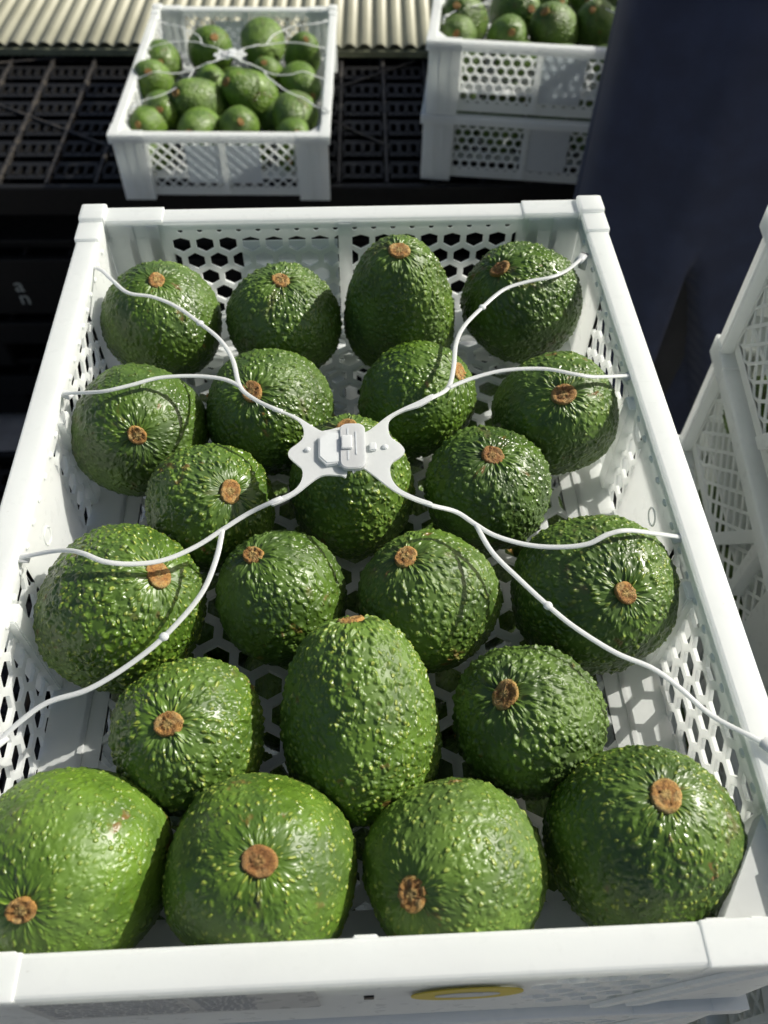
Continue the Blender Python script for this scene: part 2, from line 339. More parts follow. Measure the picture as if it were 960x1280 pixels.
# ---------------------------------------------------------------- lattices
def lattice(bm, O, U, V, N, u0, u1, v0, v1, kind, pitch, web, solid=None):
    """perforated panel: O + U*u + V*v, thickness vector N; cells clipped to the rectangle"""
    O, U, V, N = Vector(O), Vector(U), Vector(V), Vector(N)
    cells = []
    if kind in ('hex_v', 'hex_u'):
        Rc = pitch / math.sqrt(3); Rh = (pitch - web) / math.sqrt(3)
        a0 = 90 if kind == 'hex_v' else 0
        def poly(r): return [(r * math.cos(R(a0 + 60 * i)), r * math.sin(R(a0 + 60 * i))) for i in range(6)]
        A, B = ((u0, u1), (v0, v1)) if kind == 'hex_v' else ((v0, v1), (u0, u1))
        row = pitch * math.sqrt(3) / 2; na = int((A[1] - A[0]) / pitch) + 3; nb = int((B[1] - B[0]) / row) + 3
        for j in range(nb):
            for i in range(na):
                a = A[0] + (i - 0.5) * pitch + (0.5 * pitch if j % 2 else 0) + 0.3 * pitch; b = B[0] + (j - 0.25) * row
                cells.append((a, b) if kind == 'hex_v' else (b, a))
        pc, ph = poly(Rc), poly(Rh)
    elif kind == 'diamond':
        pa, pb = pitch
        pc = [(pa / 2, 0), (0, pb / 2), (-pa / 2, 0), (0, -pb / 2)]; k = 1 - web / min(pa, pb); ph = [(x * k, y * k) for x, y in pc]
        for j in range(int((v1 - v0) / pb * 2) + 3):
            for i in range(int((u1 - u0) / pa) + 3):
                cells.append((u0 + (i - 0.5) * pa + (pa / 2 if j % 2 else 0), v0 + (j - 0.5) * pb / 2))
    else:                                           # round or slot holes in square cells
        pa, pb = pitch; ra, rb = web
        pc = [(pa / 2, 0), (pa / 2, pb / 2), (0, pb / 2), (-pa / 2, pb / 2), (-pa / 2, 0), (-pa / 2, -pb / 2), (0, -pb / 2), (pa / 2, -pb / 2)]
        ph = [(ra * math.cos(R(45 * i)), rb * math.sin(R(45 * i))) for i in range(8)]
        if kind == 'slot': ph = [(ra, 0), (ra, rb * .85), (0, rb), (-ra, rb * .85), (-ra, 0), (-ra, -rb * .85), (0, -rb), (ra, -rb * .85)]
        nu = max(1, round((u1 - u0) / pa)); nv = max(1, round((v1 - v0) / pb))
        for j in range(nv):
            for i in range(nu): cells.append((u0 + (i + .5) * (u1 - u0) / nu, v0 + (j + .5) * (v1 - v0) / nv))
        sx, sy = (u1 - u0) / nu / pa, (v1 - v0) / nv / pb; pc = [(x * sx, y * sy) for x, y in pc]
    cl = lambda p: (min(max(p[0], u0), u1), min(max(p[1], v0), v1))
    def area(q): return abs(sum(q[i][0] * q[(i + 1) % len(q)][1] - q[(i + 1) % len(q)][0] * q[i][1] for i in range(len(q)))) / 2
    full = area(ph)
    for a, b in cells:
        C = [cl((a + x, b + y)) for x, y in pc]; H = [cl((a + x, b + y)) for x, y in ph]
        if area(C) < full * 0.02: continue
        n = len(C); hole = area(H) > full * 0.12
        if solid and solid(a, b): hole = False
        P = lambda p, t: bm.verts.new(O + U * p[0] + V * p[1] + N * t)
        if not hole:
            D = []
            for p in C:
                if not D or (abs(p[0] - D[-1][0]) + abs(p[1] - D[-1][1]) > 1e-6): D.append(p)
            if len(D) > 1 and abs(D[0][0] - D[-1][0]) + abs(D[0][1] - D[-1][1]) < 1e-6: D.pop()
            if len(D) < 3: continue
            bm.faces.new([P(p, 0) for p in reversed(D)]); bm.faces.new([P(p, 1) for p in D]); continue
        c0, c1, h0, h1 = [P(p, 0) for p in C], [P(p, 1) for p in C], [P(p, 0) for p in H], [P(p, 1) for p in H]
        for i in range(n):
            j = (i + 1) % n
            e = abs(C[i][0] - C[j][0]) + abs(C[i][1] - C[j][1]); g = abs(H[i][0] - C[i][0]) + abs(H[i][1] - C[i][1]) + abs(H[j][0] - C[j][0]) + abs(H[j][1] - C[j][1])
            if g > 1e-6:
                bm.faces.new((c0[i], h0[i], h0[j], c0[j])); bm.faces.new((c1[i], c1[j], h1[j], h1[i]))
            if abs(H[i][0] - H[j][0]) + abs(H[i][1] - H[j][1]) > 1e-6: bm.faces.new((h0[i], h1[i], h1[j], h0[j]))

# ---------------------------------------------------------------- the plastic crate
HX, DY = 0.15, 0.40                     # half width and depth of the rim
IN = 0.0125                             # inner face of the walls behind the rim edge
WT = 0.0017
def frame_pt(k, d):                     # corner k of the rectangle inset by d
    x, y0, y1 = HX - d, d, DY - d
    return [(-x, y0), (x, y0), (x, y1), (-x, y1)][k]
def ring(bm, prof):
    rings = [[bm.verts.new((*frame_pt(k, d), z)) for d, z in prof] for k in range(4)]
    n = len(prof); fs = []
    for k in range(4):
        A, B = rings[k], rings[(k + 1) % 4]
        for i in range(n): fs.append(bm.faces.new((A[i], A[(i + 1) % n], B[(i + 1) % n], B[i])))
    bmesh.ops.recalc_face_normals(bm, faces=fs)
def end_frame(end):                     # origin, U seen left to right from outside, outward normal
    if end == 0: return Vector((0, IN, 0)), Vector((1, 0, 0)), Vector((0, -1, 0))
    return Vector((0, DY - IN, 0)), Vector((-1, 0, 0)), Vector((0, 1, 0))
def slab(bm, O, U, V, N, u0, u1, v0, v1, n0, n1, bev=0.0):
    vs = [bm.verts.new(O + U * u + V * v + N * n) for u in (u0, u1) for v in (v0, v1) for n in (n0, n1)]
    fs = [bm.faces.new([vs[i] for i in f]) for f in BOXF]
    bmesh.ops.recalc_face_normals(bm, faces=fs)
    if bev: bmesh.ops.bevel(bm, geom=list({e for f in fs for e in f.edges}), offset=bev, segments=2, affect='EDGES')
Z = Vector((0, 0, 1))
HP, HW = 0.0135, 0.0034
def build_crate(name, kind, label, logo=False):
    t = empty(name); tag(t, label, 'crate')
    ix = HX - IN
    # rim with rolled outer lip
    bm = bmesh.new()
    ring(bm, [(0.0, -0.011), (0.0, -0.0012), (0.0004, -0.0004), (0.0012, 0.0), (0.0112, 0.0), (0.0122, -0.0004), (0.0126, -0.0014), (0.0126, -0.006), (0.0115, -0.006), (0.0113, -0.0022), (0.002, -0.0022), (0.002, -0.011)])
    obj('rim', bm, WHITE, t)
    # end walls
    for e in (0, 1):
        O, U, N = end_frame(e); T = N * WT; bm = bmesh.new()
        slab(bm, O, U, Z, N, -ix, -0.101, -0.095, -0.0024, -0.0002, WT + 0.0002)
        slab(bm, O, U, Z, N, 0.101, ix, -0.095, -0.0024, -0.0002, WT + 0.0002)
        lattice(bm, O, U, Z, T, -0.101, 0.101, -0.0112, -0.0024, 'round', (0.011, 0.0088), (0.0017, 0.0019))
        slab(bm, O, U, Z, N, -0.101, 0.101, -0.095, -0.083, -0.0002, WT + 0.0002)
        if kind == 'hex':
            lattice(bm, O, U, Z, T, -0.101, -0.004, -0.083, -0.0112, 'hex_v', HP, HW)
            lattice(bm, O, U, Z, T, 0.004, 0.101, -0.083, -0.0112, 'hex_v', HP, HW)
        else:
            lattice(bm, O, U, Z, T, -0.101, 0.101, -0.083, -0.0112, 'diamond', (0.0165, 0.0165), 0.0031)
        for s in (-1, 1):                # stepped uprights of the corner, inside and out
            slab(bm, O, U, Z, N, s * 0.1105 - 0.0035, s * 0.1105 + 0.0035, -0.066, -0.0024, -0.0012, -0.0002, 0.0003)
            slab(bm, O, U, Z, N, s * 0.1235 - 0.002, s * 0.1235 + 0.002, -0.066, -0.0024, -0.0012, -0.0002, 0.0003)
        obj('end_wall', bm, WHITE, t)
        bm = bmesh.new(); slab(bm, O, U, Z, N, -0.004, 0.004, -0.092, -0.0024, -0.0012, 0.006, 0.0005)
        if kind != 'hex':
            pass
        obj('rib', bm, WHITE, t)
        bm = bmesh.new()
        if kind == 'hex': slab(bm, O, U, Z, N, 0.0045, 0.0615, -0.078, -0.0155, WT + 0.0003, WT + 0.0013, 0.0003)
        else:
            slab(bm, O, U, Z, N, -0.052, -0.0045, -0.076, -0.0185, WT + 0.0003, WT + 0.0013, 0.0003)
            slab(bm, O, U, Z, N, 0.0045, 0.052, -0.076, -0.0185, WT + 0.0003, WT + 0.0013, 0.0003)
        obj('plate', bm, PLATE, t)
    # side walls
    for s in (-1, 1):
        O, U, N = Vector((s * ix, 0, 0)), Vector((0, 1, 0)), Vector((s, 0, 0)); T = N * WT; bm = bmesh.new()
        a0, a1 = IN + WT + 0.0004, DY - IN - WT - 0.0004
        q0, q1 = (0.048, 0.322) if kind == 'hex' else (0.017, 0.383)
        for u0, u1 in ((a0, q0), (0.161, 0.219), (q1, a1)): slab(bm, O, U, Z, N, u0, u1, -0.092, -0.0024, -0.0002, WT + 0.0002)
        for u0, u1 in ((q0, 0.161), (0.219, q1)):
            slab(bm, O, U, Z, N, u0, u1, -0.0105, -0.0024, -0.0002, WT + 0.0002)
            slab(bm, O, U, Z, N, u0, u1, -0.095, -0.083 if kind == 'hex' else -0.088, -0.0002, WT + 0.0002)
            if kind == 'hex': lattice(bm, O, U, Z, T, u0, u1, -0.083, -0.0105, 'hex_u', HP, HW)
            else: lattice(bm, O, U, Z, N * 0.0012, u0, u1, -0.088, -0.0105, 'diamond', (0.0165, 0.0165), 0.0031)
        obj('side_wall', bm, WHITE, t)
        for y in (0.136, 0.242):
            bm = bmesh.new(); slab(bm, O, U, Z, N, y - 0.0045, y + 0.0045, -0.069, -0.0065, -0.0036, 0.0075, 0.0006); obj('rib', bm, WHITE, t)
        if kind != 'hex':
            bm = bmesh.new()
            for a, b in ((0.300, 0.250),):
                d = 0.010 if b > a else -0.010
                p = [(a, -0.088), (a + d, -0.088), (b + d, -0.014), (b, -0.014)]
                A = [bm.verts.new(O + U * u + Z * v + N * (WT + 0.0004)) for u, v in p]; B = [bm.verts.new(O + U * u + Z * v + N * 0.007) for u, v in p]
                fs = [bm.faces.new(A), bm.faces.new(B)] + [bm.faces.new((A[i], A[(i + 1) % 4], B[(i + 1) % 4], B[i])) for i in range(4)]
                bmesh.ops.recalc_face_normals(bm, faces=fs)
            obj('brace', bm, WHITE, t)
        else:
            bm = bmesh.new()
            bmesh.ops.create_circle(bm, segments=20, radius=0.0035)
            bmesh.ops.delete(bm, geom=bm.verts[:], context='VERTS')
            tube(bm, [O - N * 0.0004 + U * (0.186 + 0.0042 * math.cos(q)) + Z * (-0.024 + 0.0042 * math.sin(q)) for q in [i * math.pi / 10 for i in range(21)]], 0.0005, seg=6, up=N)
            obj('moulded_ring', bm, WHITE, t, True)
        bm = bmesh.new()                 # row of little pegs below the rim
        for i in range(28):
            y = 0.03 + i * 0.0126
            ball(bm, Vector((s * (ix - 0.0004), y, -0.0072)), 0.0013, (0.8, 1.6, 0.9), 8, 5)
        obj('peg_row', bm, WHITE, t, True)
    # floor of open hexagons with a plain margin
    bm = bmesh.new(); zf = -0.0705
    lattice(bm, (0, 0, zf), (1, 0, 0), (0, 1, 0), (0, 0, 0.0022), -0.112, 0.112, 0.034, DY - 0.034, 'hex_v', 0.0165, 0.0040)
    e = IN - 0.0001
    box(bm, -ix + 0.0003, -0.112, IN + 0.0003, DY - IN - 0.0003, zf - 0.0003, zf + 0.0026); box(bm, 0.112, ix - 0.0003, IN + 0.0003, DY - IN - 0.0003, zf - 0.0003, zf + 0.0026)
    box(bm, -0.112, 0.112, IN + 0.0003, 0.034, zf - 0.0003, zf + 0.0026); box(bm, -0.112, 0.112, DY - 0.034, DY - IN - 0.0003, zf - 0.0003, zf + 0.0026)
    for s in (-1, 1): box(bm, s * 0.1205 - 0.0012, s * 0.1205 + 0.0012, 0.034, DY - 0.034, zf + 0.0026, zf + 0.0036)
    obj('floor_grid', bm, WHITE, t)
    # corner posts, raised stacking blocks, slanted inner corners
    for k in range(4):
        sx = (-1, 1, 1, -1)[k]; y0 = 0 if k < 2 else DY; sy = 1 if k < 2 else -1
        X = lambda d: sx * (HX - d); Y = lambda d: y0 + sy * d
        def bx(b, da, db, ea, eb, z0, z1, bev): box(b, min(X(da), X(db)), max(X(da), X(db)), min(Y(ea), Y(eb)), max(Y(ea), Y(eb)), z0, z1, bev)
        bm = bmesh.new()
        bx(bm, 0.0030, 0.046, 0.0030, IN - WT - 0.0006, -0.0985, -0.0026, 0.0008)
        bx(bm, 0.0030, IN - WT - 0.0006, IN - WT + 0.0002, 0.050 if kind == 'hex' else 0.016, -0.0985, -0.0026, 0.0008)
        for d in (0.016, 0.030): bx(bm, d, d + 0.003, 0.0016, 0.0032, -0.094, -0.012, 0.0004)
        obj('corner_post', bm, WHITE, t)
        bm = bmesh.new()
        bx(bm, -0.0006, 0.0140, -0.0006, 0.0140, -0.012, 0.0040 if k > 1 else 0.0009, 0.0016 if k > 1 else 0.0005)
        bx(bm, -0.0004, 0.0128, 0.0136, 0.030, -0.011, 0.0016 if k > 1 else 0.0006, 0.0006)
        bx(bm, 0.0136, 0.046, -0.0004, 0.0128, -0.011, 0.0010 if k > 1 else 0.0005, 0.0005)
        obj('stacking_block', bm, WHITE, t)
        if k > 1: continue
        bm = bmesh.new()
        prism(bm, [(X(IN), Y(IN + 0.034)), (X(IN + 0.024), Y(IN)), (X(IN), Y(IN))], -0.016, -0.0066)
        obj('corner_shelf', bm, WHITE, t)
    if logo:                             # printed film and ellipse on the outside of the front end
        O, U, N = end_frame(0); PO = IN - 0.0026
        bm = bmesh.new(); lattice(bm, O + N * PO, U, Z, N * 0.0012, -0.146, 0.146, -0.094, -0.0116, 'hex_v', HP, HW, lambda a, b: a < 0.058 or a > 0.104 or b < -0.08)
        obj('front_panel', bm, WHITE, t); O = O + N * (PO - WT + 0.0006)
        for du in (0.0, 0.014):          # slanting braces at its right end
            bm = bmesh.new(); p = [(0.086 + du, -0.090), (0.092 + du, -0.090), (0.128 + du, -0.013), (0.122 + du, -0.013)]
            A = [bm.verts.new(O + U * u + Z * v + N * (WT + 0.0008)) for u, v in p]; B = [bm.verts.new(O + U * u + Z * v + N * (WT + 0.0022)) for u, v in p]
            fs = [bm.faces.new(A), bm.faces.new(B)] + [bm.faces.new((A[i], A[(i + 1) % 4], B[(i + 1) % 4], B[i])) for i in range(4)]
            bmesh.ops.recalc_face_normals(bm, faces=fs); obj('brace', bm, WHITE, t)
        bm = bmesh.new(); slab(bm, O, U, Z, N, -0.110, -0.0165, -0.0560, -0.0125, WT + 0.0006, WT + 0.0011, 0.0003); f = obj('label_film', bm, FILM, t)
        bm = bmesh.new(); rr = random.Random(3)
        def dash(u0, v0, wl, hh): slab(bm, O, U, Z, N, u0, u0 + wl, v0 - hh, v0, WT + 0.0012, WT + 0.0013)
        for row in range(9):
            u = -0.106
            while u < -0.062:
                wl = rr.uniform(0.001, 0.0042); dash(u, -0.0165 - row * 0.0042, wl, 0.0011); u += wl + rr.uniform(0.0005, 0.0014)
        for row in range(13):
            u = -0.056 + rr.uniform(0, 0.001)
            while u < -0.034 - rr.uniform(0, 0.006):
                wl = rr.uniform(0.0008, 0.003); dash(u, -0.0160 - row * 0.0029, wl, 0.0009); u += wl + rr.uniform(0.0004, 0.001)
        slab(bm, O, U, Z, N, -0.0598, -0.0593, -0.054, -0.014, WT + 0.0012, WT + 0.0013)
        obj('small_print', bm, INK, f)
        def ell(a, b, n0, n1, mat, nm, par):
            bm = bmesh.new(); q = [(0.0335 + a * math.cos(i * math.pi / 16), -0.0370 + b * math.sin(i * math.pi / 16)) for i in range(32)]
            A = [bm.verts.new(O + U * u + Z * v + N * n0) for u, v in q]; B = [bm.verts.new(O + U * u + Z * v + N * n1) for u, v in q]
            fs = [bm.faces.new(A), bm.faces.new(B)] + [bm.faces.new((A[i], A[(i + 1) % 32], B[(i + 1) % 32], B[i])) for i in range(32)]
            bmesh.ops.recalc_face_normals(bm, faces=fs); return obj(nm, bm, mat, par)
        g = ell(0.019, 0.0125, WT + 0.0014, WT + 0.0018, YELLOW, 'oval_logo', t); ell(0.011, 0.0045, WT + 0.0019, WT + 0.0021, PLATE, 'logo_centre', g)
        bm = bmesh.new(); slab(bm, O, U, Z, N, -0.0012, 0.0022, -0.043, -0.0375, WT + 0.0006, WT + 0.0012); obj('latch_slot', bm, BLACK, t)
    return t
def place(o, loc, rz, label, group=None):
    o.location = loc; o.rotation_euler = (0, 0, rz); o['label'] = label
    if group: o['group'] = group
    return o
G1 = 'white plastic fruit crates'
near = build_crate('fruit_crate', 'hex', '', True); place(near, (0, 0, 0), 0, 'large open white crate nearest the viewer, full of avocados in neat rows', G1)
place(copy_tree(near), (0.001, -0.002, -0.1), 0, 'white crate directly beneath the near open crate, its yellow oval just showing', G1)
for i in range(2, 8): place(copy_tree(near), (0.001 * (i % 3), 0.0015 * (i % 2), -0.1 * i), R(0.3 * (i % 2)), 'white crate lower down in the stack that carries the near crate', G1)
dia = build_crate('fruit_crate', 'diamond', '')
place(dia, (-0.318 + 0.15, 1.063 - 0.004, -0.32), R(-2.2), 'small blurred white crate with diamond mesh front, alone on the black pallet', G1)
plain = None
def hexcopy():                           # same crate without the print on its end
    c = copy_tree(near)
    for ch in list(c.children):
        if ch.name.split('.')[0] in ('label_film', 'oval_logo', 'latch_slot', 'front_panel', 'brace'):
            for g in list(ch.children): bpy.data.objects.remove(g)
            bpy.data.objects.remove(ch)
    return c
RZ = R(-8.5)
def rloc(x, y, z): return (0.113 + 0.15 * math.cos(RZ) - 0 + (x * math.cos(RZ) - y * math.sin(RZ)), 1.104 + 0.15 * math.sin(RZ) + x * math.sin(RZ) + y * math.cos(RZ), z)
place(hexcopy(), rloc(0, 0, -0.22), RZ, 'upper white crate of the blurred pair beside the navy clothing, cut by the top edge', G1)
place(hexcopy(), rloc(-0.003, 0.002, -0.32), RZ, 'lower white crate of the blurred pair beside the navy clothing', G1)
SZ = R(-6.8)
def sloc(x, y, z):                       # side stack, origin at its back left corner
    ox, oy = 0.15, -0.40
    X, Y = x + ox, y + oy
    return (0.2475 + X * math.cos(SZ) - Y * math.sin(SZ), 0.389 + X * math.sin(SZ) + Y * math.cos(SZ), z)
for i in range(8):
    lab = ['topmost white crate of the tall stack at the right edge, its corner standing highest', 'second white mesh crate down in the stack at the right edge', 'third white mesh crate down in the stack at the right edge'][i] if i < 3 else 'white crate lower down in the tall stack at the right edge'
    place(copy_tree(dia), sloc(0.0012 * ((i * 2) % 3), 0.001 * (i % 2), -0.1 * i), SZ, lab, G1)

for i in range(3):  # added pile, out of view, put in to cast shade on the blurred pair
    place(hexcopy(), rloc(0.335 + 0.002 * (i % 2), 0.03, -0.32 + 0.1 * i), RZ, 'added unseen white crate behind the person in navy, shading the blurred pair', G1)

# ---------------------------------------------------------------- avocados
def body_mesh(r, l, seed, nth=150, nph=210, blunt=False):
    rs = np.random.RandomState(seed)
    th = np.linspace(0, np.pi, nth + 1)[:, None]; ph = np.linspace(0, 2 * np.pi, nph, endpoint=False)[None, :]
    Lu, Ld = l * r - 0.0022, 1.06 * r
    ct, st = np.cos(th), np.sin(th)
    kn = np.clip((l - 1.36) / 0.6, 0, 1) * 0.13 + 0.03
    if blunt: kn = 0.02
    rho = r * st ** ((0.70 if blunt else 0.84) + 0.16 * (1 - np.clip((l - 1.36) / 0.6, 0, 1))) * (1 - kn * np.clip(ct, 0, 1) ** 1.2); h = np.where(ct > 0, Lu, Ld) * np.sign(ct) * np.abs(ct) ** np.where(ct > 0, 0.96, 1.0)
    rho, h = rho + 0 * ph, h + 0 * ph
    d = 1 + 0 * ph + 0 * th
    for m in range(2, 5): d = d + rs.uniform(0.008, 0.022) * np.cos(m * ph + rs.uniform(0, 6.28) + rs.uniform(-1.0, 1.0) * th) * st
    for _ in range(rs.randint(1, 3)):    # long soft creases
        p0 = rs.uniform(0, 6.28); q = np.abs((ph - p0 + 0.25 * np.sin(2 * th) + np.pi) % (2 * np.pi) - np.pi)
        d = d + rs.uniform(0.022, 0.048) * np.exp(-q / 0.24) * st ** 1.5
    rho = rho * d
    h = h - 0.0022 * np.exp(-(rho / 0.0072) ** 2) * (ct > 0)
    co = np.stack([rho * np.cos(ph), rho * np.sin(ph), h], -1)
    r0 = 0.011
    rp = np.where(ct > 0, np.sqrt(rho ** 2 + (r0 * np.clip(ct, 0, 1)) ** 2), rho)
    pc = np.stack([rp * np.cos(ph), rp * np.sin(ph), h * np.where(ct > 0, 0.9, 1.0)], -1)
    polar = np.clip(ct, 0, 1) + 0 * ph
    V = np.concatenate([co[1:-1].reshape(-1, 3), co[0, :1], co[-1, :1]]); PC = np.concatenate([pc[1:-1].reshape(-1, 3), pc[0, :1], pc[-1, :1]])
    PO = np.concatenate([polar[1:-1].ravel(), polar[0, :1], polar[-1, :1]])
    n = nth - 1; i = np.arange(n - 1)[:, None] * nph; j = np.arange(nph)[None, :]; j2 = (j + 1) % nph
    quads = np.stack([i + j, i + nph + j, i + nph + j2, i + j2], -1).reshape(-1, 4)
    top, bot = n * nph, n * nph + 1; jj = np.arange(nph)
    t1 = np.stack([np.full(nph, top), jj, (jj + 1) % nph], -1); t2 = np.stack([np.full(nph, bot), (n - 1) * nph + (jj + 1) % nph, (n - 1) * nph + jj], -1)
    me = bpy.data.meshes.new('avocado')
    me.from_pydata(V.tolist(), [], quads.tolist() + t1.tolist() + t2.tolist())
    a = me.attributes.new('pc', 'FLOAT_VECTOR', 'POINT'); a.data.foreach_set('vector', PC.astype(np.float32).ravel())
    a = me.attributes.new('polar', 'FLOAT', 'POINT'); a.data.foreach_set('value', PO.astype(np.float32))
    me.polygons.foreach_set('use_smooth', [True] * len(me.polygons)); me.materials.append(SKIN); me.update()
    return me, Lu - 0.0022
def stem_mesh(seed):
    rs = np.random.RandomState(seed); bm = bmesh.new(); N = 28
    wob = 1 + 0.10 * np.cos(np.arange(N) * 2 * np.pi / N * 2 + rs.uniform(0, 6)) + 0.02 * np.cos(np.arange(N) * 2 * np.pi / N * rs.randint(3, 6) + rs.uniform(0, 6)) + rs.uniform(-0.03, 0.03, N)
    tilt = rs.uniform(-0.0012, 0.0012, 2); R0 = rs.uniform(0.0043, 0.0058)
    prof = [(0.84, -0.0035), (0.97, -0.0006), (1.0, 0.0006), (0.95, 0.0013), (0.84, 0.0017), (0.66, 0.0016), (0.46, 0.0013), (0.30, 0.0017), (0.16, 0.0016)]
    rings = []
    for q, z in prof:
        ring_ = []
        for i in range(N):
            a = 2 * math.pi * i / N; k = R0 * q * wob[i]
            ring_.append(bm.verts.new((k * math.cos(a), k * math.sin(a), z + (tilt[0] * math.cos(a) + tilt[1] * math.sin(a)) * q + rs.uniform(-0.00045, 0.00045))))
        rings.append(ring_)
    for A, B in zip(rings, rings[1:]):
        for i in range(N): bm.faces.new((A[i], A[(i + 1) % N], B[(i + 1) % N], B[i]))
    bm.faces.new(rings[-1])
    me = bpy.data.meshes.new('stem_scar'); bm.normal_update(); bm.to_mesh(me); bm.free(); me.materials.append(STEM)
    me.polygons.foreach_set('use_smooth', [True] * len(me.polygons)); return me
STEMS = [stem_mesh(i) for i in range(14)]
LOOK = {   # tone, speckle, lump, label
 'A1': (.35, .25, 0.5, 'avocado in the back left corner, under the outermost strap end'),
 'A2': (.45, .25, 0.8, 'avocado in front of the pale frosted plate, second in the back row'),
 'A3': (.45, .35, 0.75, 'tall pear-shaped avocado standing up in the back row, highest in the crate'),
 'A4': (.25, .15, 0.8, 'half shaded avocado in the back right corner of the near crate'),
 'B1': (.22, .15, 0.45, 'dull dark avocado leaning on the left wall, brown scar facing the viewer, second row'),
 'B2': (.22, .2, 0.65, 'dark avocado with a strap fork crossing its stem scar'),
 'B3': (.3, .25, 0.65, 'avocado with its stem scar turned right, behind the right strap fork'),
 'B4': (.4, 0.5, 0.55, 'avocado against the right wall with a strap over its crown, second row'),
 'C1': (.42, 0.6, 0.7, 'avocado left of the white clasp with an orange scar facing up'),
 'C2': (.5, 0.9, 0.75, 'avocado directly under the white clasp, mostly hidden by it'),
 'C3': (.14, .06, 0.75, 'dark bumpy avocado right of the white clasp, scar at its top'),
 'D1': (.38, 1.0, 0.75, 'big yellow-flecked avocado by the left wall with pale rimmed scar under a strap'),
 'D2': (.16, .1, 0.6, 'dark glossy avocado with a ridge, scar at its upper left, below the clasp'),
 'D3': (.4, 0.5, 0.6, 'avocado in the middle just below the clasp, scar at its upper left edge'),
 'D4': (.2, 0.7, 0.65, 'dark wide avocado touching the right wall with two straps over it'),
 'E1': (.5, 0.95, 0.75, 'knobbly yellow-dotted avocado at the left of the second row from the front'),
 'E2': (.6, 1.0, 0.72, 'long upright bright avocado in the middle, flecked yellow, scar at its far tip'),
 'E3': (.25, .06, 0.9, 'coarse dark avocado with a large cracked scar, right of the long upright one'),
 'F1': (.85, 0.5, 0.26, 'light green smooth avocado in the front left corner, scar low on its left'),
 'F2': (.55, 1.0, 0.3, 'front row avocado with its round scar in the centre and a shiny patch beside it'),
 'F3': (.65, 0.85, 0.42, 'front row avocado dotted with fine pale specks, scar low on its left side'),
 'F4': (.22, 0.9, 0.52, 'largest dark avocado in the front right corner, scar at its upper right'),
}
MESH = []
def make_avo(me, zs, loc, axis, spin, look, label, group, sc=1.0, k=0):
    o = bpy.data.objects.new('avocado', me); COL.objects.link(o)
    q = Vector((0, 0, 1)).rotation_difference(Vector(axis).normalized()) @ Quaternion((0, 0, 1), spin)
    o.rotation_mode = 'QUATERNION'; o.rotation_quaternion = q; o.location = loc; o.scale = (sc,) * 3
    o['tone'], o['speckle'], o['lump'], o['seed'] = [float(x) for x in look[:3]] + [random.uniform(0, 3)]
    tag(o, label, 'avocado', group)
    s = bpy.data.objects.new('stem_scar', STEMS[k % len(STEMS)]); COL.objects.link(s); s.parent = o; s.location = (0, 0, zs); s.rotation_euler = (0, 0, spin * 3)
    return o
for i, (nm, x, y, z, r, ax, l) in enumerate(AVO):
    hi = nm[0] in 'EF'
    me, zs = body_mesh(r, l, 11 + i, 190 if hi else 130, 270 if hi else 180, nm == 'E2')
    MESH.append((me, zs, r, l))
    if nm[0] == 'F': y += 0.0035
    if nm == 'C2': y += 0.002
    make_avo(me, zs, (x, y, z), ax, 1.7 * i, LOOK[nm], LOOK[nm][3], 'avocados laid in rows in the near crate', 1, i)
SHORT = [m for m in MESH if m[3] < 1.5]
rr = random.Random(5)
# one layer in the crate beneath, seen only through the open floor and the walls
for i, (nm, x, y, z, r, ax, l) in enumerate(AVO):
    me, zs, r0, _ = SHORT[(i * 5) % len(SHORT)]
    a = Vector((rr.uniform(-.8, .8), rr.uniform(-.8, .8), 0.45)).normalized()
    x2, y2 = max(-0.1, min(0.1, x)), min(y + 0.004, 0.345)
    make_avo(me, zs, (x2, y2, -0.1 - 0.0335), a, rr.uniform(0, 6), (.35, .3, .6), 'avocado in the crate beneath, glimpsed through the open hexagon floor', 'avocados in the crate beneath', 0.95, i)
# the lone blurred crate
LL = ['avocado at the back left of the lone blurred crate, orange scar at its left', 'avocado against the left wall of the lone blurred crate, under the strap', 'avocado at the back of the lone blurred crate, left of the clasp', 'tall avocado standing at the back of the lone blurred crate, right of the clasp',
      'bright avocado in the back right corner of the lone blurred crate', 'avocado against the right wall of the lone blurred crate, behind the lowest strap', 'avocado half hidden just right of the clasp in the lone blurred crate', 'long dark avocado lying slantwise in the middle of the lone blurred crate', 'small avocado directly below the clasp of the lone blurred crate',
      'oval avocado lying left of the long slanted one in the lone blurred crate', 'avocado by the left wall of the lone blurred crate, orange scar in view', 'shiny avocado in the front left corner of the lone blurred crate', 'avocado behind the front rim of the lone blurred crate, left of its middle', 'avocado behind the front rim of the lone blurred crate, right of its middle',
      'avocado at the right of the lone blurred crate with a scar low on its front', 'avocado peeping over the rim in the front right corner of the lone blurred crate']
OWN = {}
for i, (x, y, z, r, ax) in enumerate(LF):
    l = 1.75 if i in (1, 3, 4, 7, 9, 12, 14) else 1.5
    if l not in OWN: OWN[l] = body_mesh(0.032, l, 90 + int(l * 10), 110, 150)
    me, zs = OWN[l]
    make_avo(me, zs, (x, y, z), ax, rr.uniform(0, 6), (rr.uniform(.7, 1.0), .3, .6), LL[i], 'avocados in the lone blurred crate', 1.05 * r / 0.032, i)
